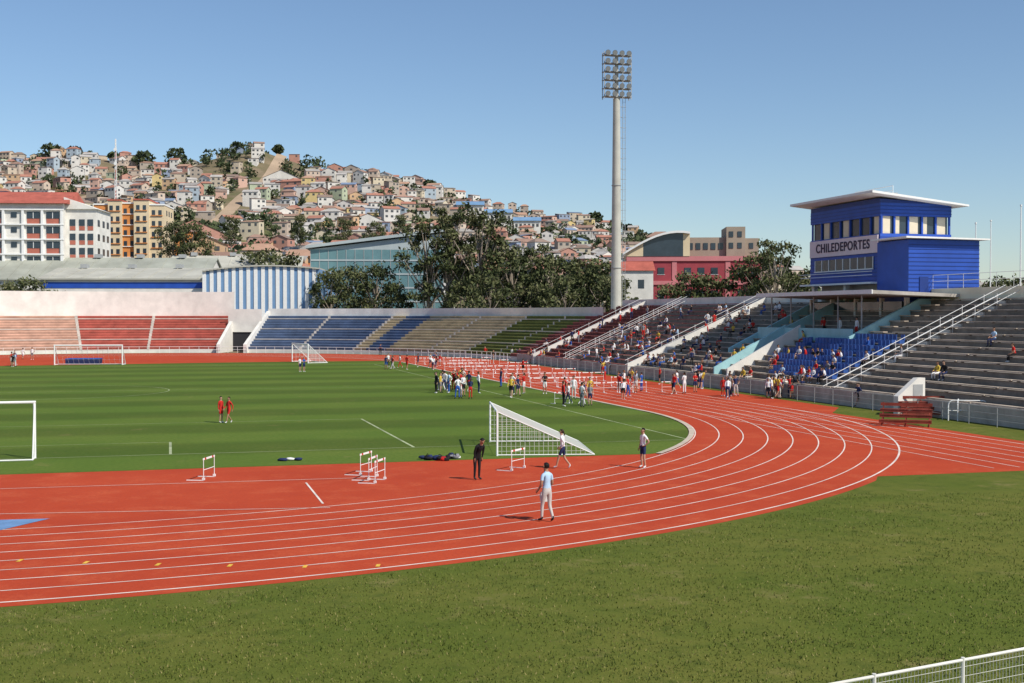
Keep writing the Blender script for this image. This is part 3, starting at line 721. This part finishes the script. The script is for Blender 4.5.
sitov=dict(pelvis=(0,0,.55),spine=(0,-.01,.69),chest=(0,-.02,.86),neckb=(0,-.01,1.0),neck=(0,-.02,1.08),h1=(0,-.04,1.15),h2=(0,-.04,1.23),h3=(0,-.03,1.28),
 sL=(.165,-.01,.975),sR=(-.165,-.01,.975),eL=(.23,-.10,.73),eR=(-.23,-.10,.73),wL=(.14,-.32,.66),wR=(-.14,-.32,.66),aL=(.12,-.39,.65),aR=(-.12,-.39,.65),
 hL=(.095,-.03,.52),hR=(-.095,-.03,.52),kL=(.13,-.45,.50),kR=(-.13,-.45,.50),fL=(.12,-.42,.09),fR=(-.12,-.46,.09),tL=(.13,-.57,.045),tR=(-.13,-.61,.045))
walk=dict(kL=(.10,-.17,.51),fL=(.10,-.27,.11),tL=(.105,-.41,.08),kR=(-.10,.03,.49),fR=(-.10,.30,.16),tR=(-.10,.21,.04),eL=(.21,.16,1.14),wL=(.22,.12,.89),aL=(.22,.10,.82),eR=(-.21,-.06,1.12),wR=(-.21,-.24,.96),aR=(-.205,-.29,.91))
stroll=dict(kL=(.10,-.10,.50),fL=(.10,-.12,.09),tL=(.11,-.27,.045),kR=(-.10,.0,.49),fR=(-.10,.16,.11),tR=(-.11,.05,.04),eL=(.23,.02,1.12),wL=(.22,-.16,.93),aL=(.21,-.22,.89),eR=(-.22,.0,1.12),wR=(-.2,-.2,.98),aR=(-.19,-.26,.96))
F_=[figure('body_stand',{}),
 figure('body_hip',dict(eL=(.33,.08,1.16),wL=(.19,-.05,1.00),aL=(.14,-.09,.98),hL=(.11,0,.90),kL=(.16,-.06,.49),fL=(.2,-.02,.09),tL=(.24,-.16,.045))),
 figure('body_walk',walk),
 figure('body_crossed',dict(eL=(.22,-.05,1.13),eR=(-.22,-.05,1.13),wL=(0,-.2,1.19),wR=(0,-.17,1.15),aL=(-.07,-.19,1.2),aR=(.07,-.15,1.16)),0,True),
 figure('body_raise',dict(eR=(-.33,-.13,1.36),wR=(-.42,-.28,1.52),aR=(-.45,-.33,1.58))),
 figure('body_bend',dict(eL=(.2,-.04,1.12),wL=(.18,-.12,.90),aL=(.18,-.14,.83),eR=(-.2,-.04,1.12),wR=(-.16,-.14,.9),aR=(-.16,-.16,.83)),math.radians(32)),
 figure('body_sit',sitov),
 figure('body_sit_lean',sitov,math.radians(14),True),
 figure('body_walk_b',{**walk,'wL':(.2,-.02,.95),'aL':(.19,-.09,.93)},math.radians(6),True),
 figure('body_stroll',stroll,math.radians(3))]
def person(name,pos,k,rz,sc=1.,shirt=CW,short=CN,long=False,sleeve=False,hair=0,skin=0,shoe=0):
    o=put(F_[k],name,pos,rz,sc=sc)
    ms_=[SK[skin],shirt,short,SHOE[shoe],HA[hair],short if long else SK[skin],shirt if sleeve else SK[skin],CK]
    for i,m in enumerate(ms_): o.material_slots[i].link='OBJECT'; o.material_slots[i].material=m
    return o
mp_=site(547,522)
man=person('walking_man',mp_,9,math.radians(-140),1.02,CL,CKH,True,False,0,1,1)
bg=B(); BAG=mat('bag_cloth',(.60,.60,.58),.8,.1,5)
bg.prism([(-.12,-.04,0),(.12,-.04,0),(.14,-.04,.16),(.10,-.04,.28),(-.10,-.04,.28),(-.14,-.04,.16)],(0,.09,0),BAG); bg.tube((-.08,0,.28),(0,0,.36),.01,.01,BAG,5); bg.tube((.08,0,.28),(0,0,.36),.01,.01,BAG,5)
hw_=Matrix.Rotation(math.radians(-140),3,'Z')@Vector((-.19,-.33,0))
bg.obj('hand_bag',loc=mp_+hw_+Vector((0,0,.57)),rz=.3)
person('athlete',site(563,469),8,math.radians(-110),.92,CW,CN,False,True,1,0)
person('athlete',site(643,468),1,math.radians(-60),.93,CW,CN,False,False,0,0)
person('coach',site(477,480),5,math.radians(35),.98,CK,CK,True,True,0,1,1)
person('athlete',site(221,423),0,math.radians(60),.88,CR,CR,False,True,0,0)
person('athlete',site(229,423.5),2,math.radians(-40),.88,CR,CR,False,True,0,1)
SH=[CW,CW,CW,CR,CR,CR,CN,CN,CK,CL,CG,CBL,CW,CK,CW,CR,CY]; PT=[CN,CN,CK,CK,CR,CG,CBL,CW,CKH]
def crowd(x0,x1,y0,y1,n,kinds=(0,1,2,3,4,5,8,0,1,9)):
    cx=[(random.uniform(x0,x1),random.uniform(y0,y1)) for _ in range(max(1,n//4))]
    for _ in range(n):
        if random.random()<.65:
            c_=random.choice(cx); a=min(x1,max(x0,c_[0]+random.gauss(0,(x1-x0)*.07))); e=min(y1,max(y0,c_[1]+random.gauss(0,1)))
        else: a=random.uniform(x0,x1); e=random.uniform(y0,y1)
        person('athlete',site(a,e),random.choice(kinds),random.random()*6.28,random.uniform(.84,1.02),random.choice(SH),random.choice(PT),random.random()<.5,random.random()<.4,random.randrange(3),random.randrange(3),random.randrange(2))
crowd(436,508,386,399,27); crowd(508,550,390,400,6); crowd(558,612,397,408,9); crowd(618,662,387,401,13); crowd(655,710,382,397,10); crowd(702,740,387,400,8); crowd(738,802,386,399,26); crowd(802,838,384,396,9)
crowd(386,440,361,372,15); crowd(485,620,355,364,20); crowd(600,680,361,381,16); crowd(510,610,371,384,6); crowd(660,740,375,386,9); crowd(0,32,364,367,6); crowd(20,42,358,361,2); crowd(852,860,405,407,2); crowd(345,385,354,357,3)
person('athlete',site(300,372),0,1,.95,CW,CN); person('athlete',site(304,372),3,1,.95,CBL,CN)
def seat(u,row,k=None,sh=None):
    if k is None: k=random.choice([6,7])
    v=V0+TR*row+.30
    person('spectator',w(u,v-.02,rowz(row)+.12-.42),k,TH+math.radians(-90)+random.gauss(0,.3),random.uniform(.9,1.0),sh or random.choice(SH),random.choice(PT),random.random()<.7,random.random()<.4,random.randrange(3),random.randrange(3),random.randrange(2))
used=set()
def seats(u0,u1,r0,r1,n):
    for _ in range(n):
        r=random.randint(r0,r1); u=round(random.uniform(u0,u1)/.6)*.6
        if (u,r) in used: continue
        used.add((u,r)); seat(u,r)
seats(79.5,95,0,4,26); seats(104.5,117,1,13,44); seats(99,104,0,4,10); seats(119,132,0,8,28); seats(132,150,0,8,20); seats(152,158,0,4,4); seats(81,95,4,7,8); seats(119,135,8,14,8)
for u,r in((70.5,8),(70,3),(69.2,3),(77,5),(63,9),(100,3),(66,6)): seat(u,r)
for _ in range(18):
    r=random.randint(0,11); u=random.uniform(104,150)
    person('spectator',w(u,V0+TR*r+.6,rowz(r)),random.choice([0,1,2,3]),random.random()*6.28,random.uniform(.88,1.02),random.choice(SH),random.choice(PT),True,random.random()<.5,random.randrange(3),random.randrange(3))
for _ in range(7):
    person('spectator',w(random.uniform(88,102),random.uniform(53,56),4.3),random.choice([0,1,3]),TH-1.5,1,random.choice(SH),random.choice(PT),True,True,0,0)

# ------------------------------------------------------------------ hurdles
hb=B(); REDP=mat('hurdle_red',(.45,.03,.02),.6,0)
for s in(-.56,.56):
    hb.tube((s,0,.03),(s,0,.80),.014,.014,WHITE,6); hb.box(s-.02,s+.02,0,.66,0,.035,WHITE); hb.box(s-.025,s+.025,-.05,.05,.035,.12,WHITE)
hb.box(-.6,.6,-.012,.012,.78,.85,WHITE); hb.box(-.56,.56,-.01,.01,.40,.42,WHITE)
for x in(-.45,.30): hb.box(x,x+.15,-.0145,.0145,.779,.851,REDP)
HM=hb.mesh('hurdle')
for i in range(8):
    for k in range(8):
        if random.random()<.22: continue
        put(HM,'hurdle',w(93+8.5*i+random.uniform(-.15,.15),VC+RI+1.22*(k+.5)),TH+math.pi+random.gauss(0,.03))
for px,py,r in((209,479,1.45),(366,474,1.3),(373,479,1.4),(380,482,1.35),(518,470,1.1),(562,404,.4)): put(HM,'hurdle',site(px,py),r)

# ------------------------------------------------------------------ goals
NET=mat('net_cord',(.62,.62,.60),.8,0)
def goal(name,loc,rz,W=7.32,Hh=2.44,D=1.8,net=.3,r=.06,cr=.01,topd=.0):
    b=B()
    for x in(-W/2,W/2):
        b.tube((x,0,0),(x,0,Hh),r,r,WHITE,8); b.tube((x,0,.05),(x,D,.05),r*.6,r*.6,WHITE,6); b.tube((x,topd,Hh),(x,D,.05),r*.5,r*.5,WHITE,6)
    b.tube((-W/2-r,0,Hh),(W/2+r,0,Hh),r,r,WHITE,8); b.tube((-W/2,D,.05),(W/2,D,.05),r*.6,r*.6,WHITE,6)
    if net:
        n=int(W/net)
        for i in range(1,n):
            x=-W/2+W*i/n; b.tube((x,topd,Hh),(x,D,.05),cr,cr,NET,3)
        m=int(Hh/net)
        for j in range(1,m):
            t=j/m; y=topd+(D-topd)*(1-t); z=Hh*t; b.tube((-W/2,y,z),(W/2,y,z),cr,cr,NET,3)
            for x in(-W/2,W/2): b.tube((x,0,z),(x,y,z),cr,cr,NET,3)
        k=int(D/net)
        for x in(-W/2,W/2):
            for j in range(1,k):
                t=j/k; b.tube((x,D*t,0),(x,D*t,Hh*(1-t)),cr,cr,NET,3)
    return b.obj(name,loc=loc,rz=rz)
gp=w(57,gv-.15); goal('football_goal',gp,TH+math.pi,net=.0,D=.9)
a=site(52,365);b_=site(125,365); goal('football_goal',(a+b_)/2,TH*.3,W=8.2,net=.6,cr=.012,r=.08)
goal('football_goal',site(300,362.5),math.radians(-62),W=6.5,net=.5,cr=.015,r=.08,D=2.6)
goal('training_goal',site(490,457)+Vector((.1,3.3,0)),math.radians(-86),W=6.0,Hh=1.95,D=4.3,net=.2,cr=.008,r=.045)

# ------------------------------------------------------------------ small furniture
def bench(name,loc,rz):
    b=B(); R_=mat('bench_brown_red',(.22,.045,.03),.7,.3,2)
    for row in range(3):
        y=row*.62; z=.34+row*.26
        for k in range(2): b.box(-1.4,1.4,y+k*.17,y+k*.17+.15,z,z+.045,R_)
        b.box(-1.4,1.4,y+.02,y+.05,z-.14,z-.01,R_)
    b.box(-1.4,1.4,1.62,1.66,1.05,1.22,R_)
    for x in(-1.25,0,1.25):
        for row in range(3): b.tube((x,row*.62+.17,0),(x,row*.62+.17,.34+row*.26),.03,.03,R_,6)
        b.tube((x,1.55,0),(x,1.68,1.25),.03,.03,R_,6); b.tube((x,.0,.05),(x,1.6,.05),.03,.03,R_,6); b.tube((x,.1,.2),(x,1.5,.8),.025,.025,R_,6)
    return b.obj(name,loc=loc,rz=rz)
bench('red_team_bench',site(905,427),-.35); bench('red_team_bench',site(927,418),-.1)
def hoop(name,loc,rz,W=2.2,Hh=1.2):
    b=B(); n=8
    b.tube((-W/2,0,0),(-W/2,0,Hh-.3),.035,.035,WHITE,6); b.tube((W/2,0,0),(W/2,0,Hh-.3),.035,.035,WHITE,6)
    def pt(s,a): return (s*(W/2-.3+.3*math.cos(a)),0,Hh-.3+.3*math.sin(a))
    for s in(-1,1):
        for i in range(n): b.tube(pt(s,math.pi/2*i/n),pt(s,math.pi/2*(i+1)/n),.035,.035,WHITE,6)
    b.tube((-W/2+.3,0,Hh),(W/2-.3,0,Hh),.035,.035,WHITE,6); b.tube((-W/2,0,.6),(W/2,0,.6),.025,.025,WHITE,6)
    return b.obj(name,loc=loc,rz=rz)
hoop('white_handrail',site(968,421),-.2); hoop('white_handrail',site(958,420),1.2,1.6)
b=B(); b.prism([(-1.1,-.4,0),(1.1,-.4,0),(1.1,-.4,2.3),(.5,-.4,2.3),(-1.1,-.4,1.2)],(0,.4,0),WALLW); b.box(.1,.9,-.42,-.4,.1,1.9,STEEL); b.obj('stand_entrance_block',loc=w(67.6,44.2),rz=TH+math.pi*.06)
b=B(); b.box(-2,2,-1.2,1.2,.1,.65,CN); b.box(-2.05,2.05,-1.25,1.25,.65,.72,CBL); b.box(-1.9,1.9,-1.1,1.1,0,.1,DARK); b.obj('high_jump_mat',loc=site(84,364),rz=.1)
rs=random.Random(3)
for px,cs in((428,(CK,CN)),(440,(CN,CR,CK)),(450,(CK,CG)),(456,(CN,CW))):
    b=B()
    for c_ in cs:
        for _ in range(2): b.blob((rs.uniform(-.28,.28),rs.uniform(-.2,.2),rs.uniform(.06,.14)),rs.uniform(.16,.3),rs.uniform(.12,.2),rs.uniform(.06,.13),c_,rs)
    b.tube((-.15,0,.16),(0,.03,.27),.015,.015,CK,4); b.tube((.15,0,.16),(0,.03,.27),.015,.015,CK,4)
    b.obj('clothes_and_bag_pile',loc=site(px,460+rs.uniform(-1,1)),rz=rs.random()*3,smooth=True)
b=B(); rs=random.Random(4)
for _ in range(4): b.blob((rs.uniform(-.5,.5),rs.uniform(-.15,.15),.07),.22,.14,.07,rs.choice([CG,CN,CW]),rs)
b.obj('clothes_and_bag_pile',loc=site(290,461),smooth=True)
b=B(); u=56.
while u<150:
    b.tube((43.9,u,0),(43.9,u,1.1),.022,.022,STEEL,5)
    if u<148:
        for z in(.4,.75,1.1): b.tube((43.9,u,z),(43.9,u+2.5,z),.013,.013,STEEL,4)
    u+=2.5
b.obj('stand_barrier',rz=TH)
b=B(); p0=Vector((1.5,15.35,0)); p1=Vector((13,21.5,0)); d=(p1-p0); L=d.length; d.normalize(); zt=1.14
b.tube(p0+Vector((0,0,zt)),p1+Vector((0,0,zt)),.024,.024,WALLW,8); b.tube(p0+Vector((0,0,.12)),p1+Vector((0,0,.12)),.02,.02,WALLW,6)
i=0
while i*1.75<L:
    q=p0+d*(i*1.75+.55); b.tube(q,q+Vector((0,0,zt+.04)),.030,.030,WALLW,8); i+=1
for k in range(int(L/.07)):
    q=p0+d*(k*.07); b.tube(q+Vector((0,0,.12)),q+Vector((0,0,zt)),.004,.004,WALLW,3)
for z in np.arange(.2,1.1,.14): b.tube(p0+Vector((0,0,z)),p1+Vector((0,0,z)),.004,.004,WALLW,3)
b.obj('white_mesh_fence')

# ------------------------------------------------------------------ light, sky, camera
sd=Vector((.78,-.62,0)).normalized(); el=math.radians(45); sv=Vector((sd.x*math.cos(el),sd.y*math.cos(el),math.sin(el)))
sl=bpy.data.lights.new('sun','SUN'); sl.energy=5.0; sl.angle=math.radians(.5); sl.color=(1,.94,.83)
so=bpy.data.objects.new('sun',sl); so.rotation_mode='QUATERNION'; so.rotation_quaternion=sv.to_track_quat('Z','Y'); C.objects.link(so)
wd=bpy.data.worlds.new('World'); bpy.context.scene.world=wd; wd.use_nodes=True; nt=wd.node_tree
sk=nt.nodes.new('ShaderNodeTexSky'); sk.sky_type='NISHITA'; sk.sun_disc=False; sk.sun_elevation=el; sk.sun_rotation=math.atan2(sd.x,sd.y)
sk.air_density=1.0; sk.dust_density=.3; sk.ozone_density=4.5; sk.altitude=0
bgn=nt.nodes['Background']; bgn.inputs['Strength'].default_value=.118; nt.links.new(sk.outputs[0],bgn.inputs[0])
cam=bpy.data.cameras.new('camera'); cam.lens=F/1024*36; cam.sensor_width=36; cam.clip_end=20000; cam.clip_start=.1
co=bpy.data.objects.new('camera',cam); co.location=(0,0,H); co.rotation_euler=(math.radians(90)-PIT,0,0); C.objects.link(co)
bpy.context.scene.camera=co
bpy.context.scene.view_settings.view_transform='Standard'; bpy.context.scene.view_settings.look='None'; bpy.context.scene.view_settings.exposure=0
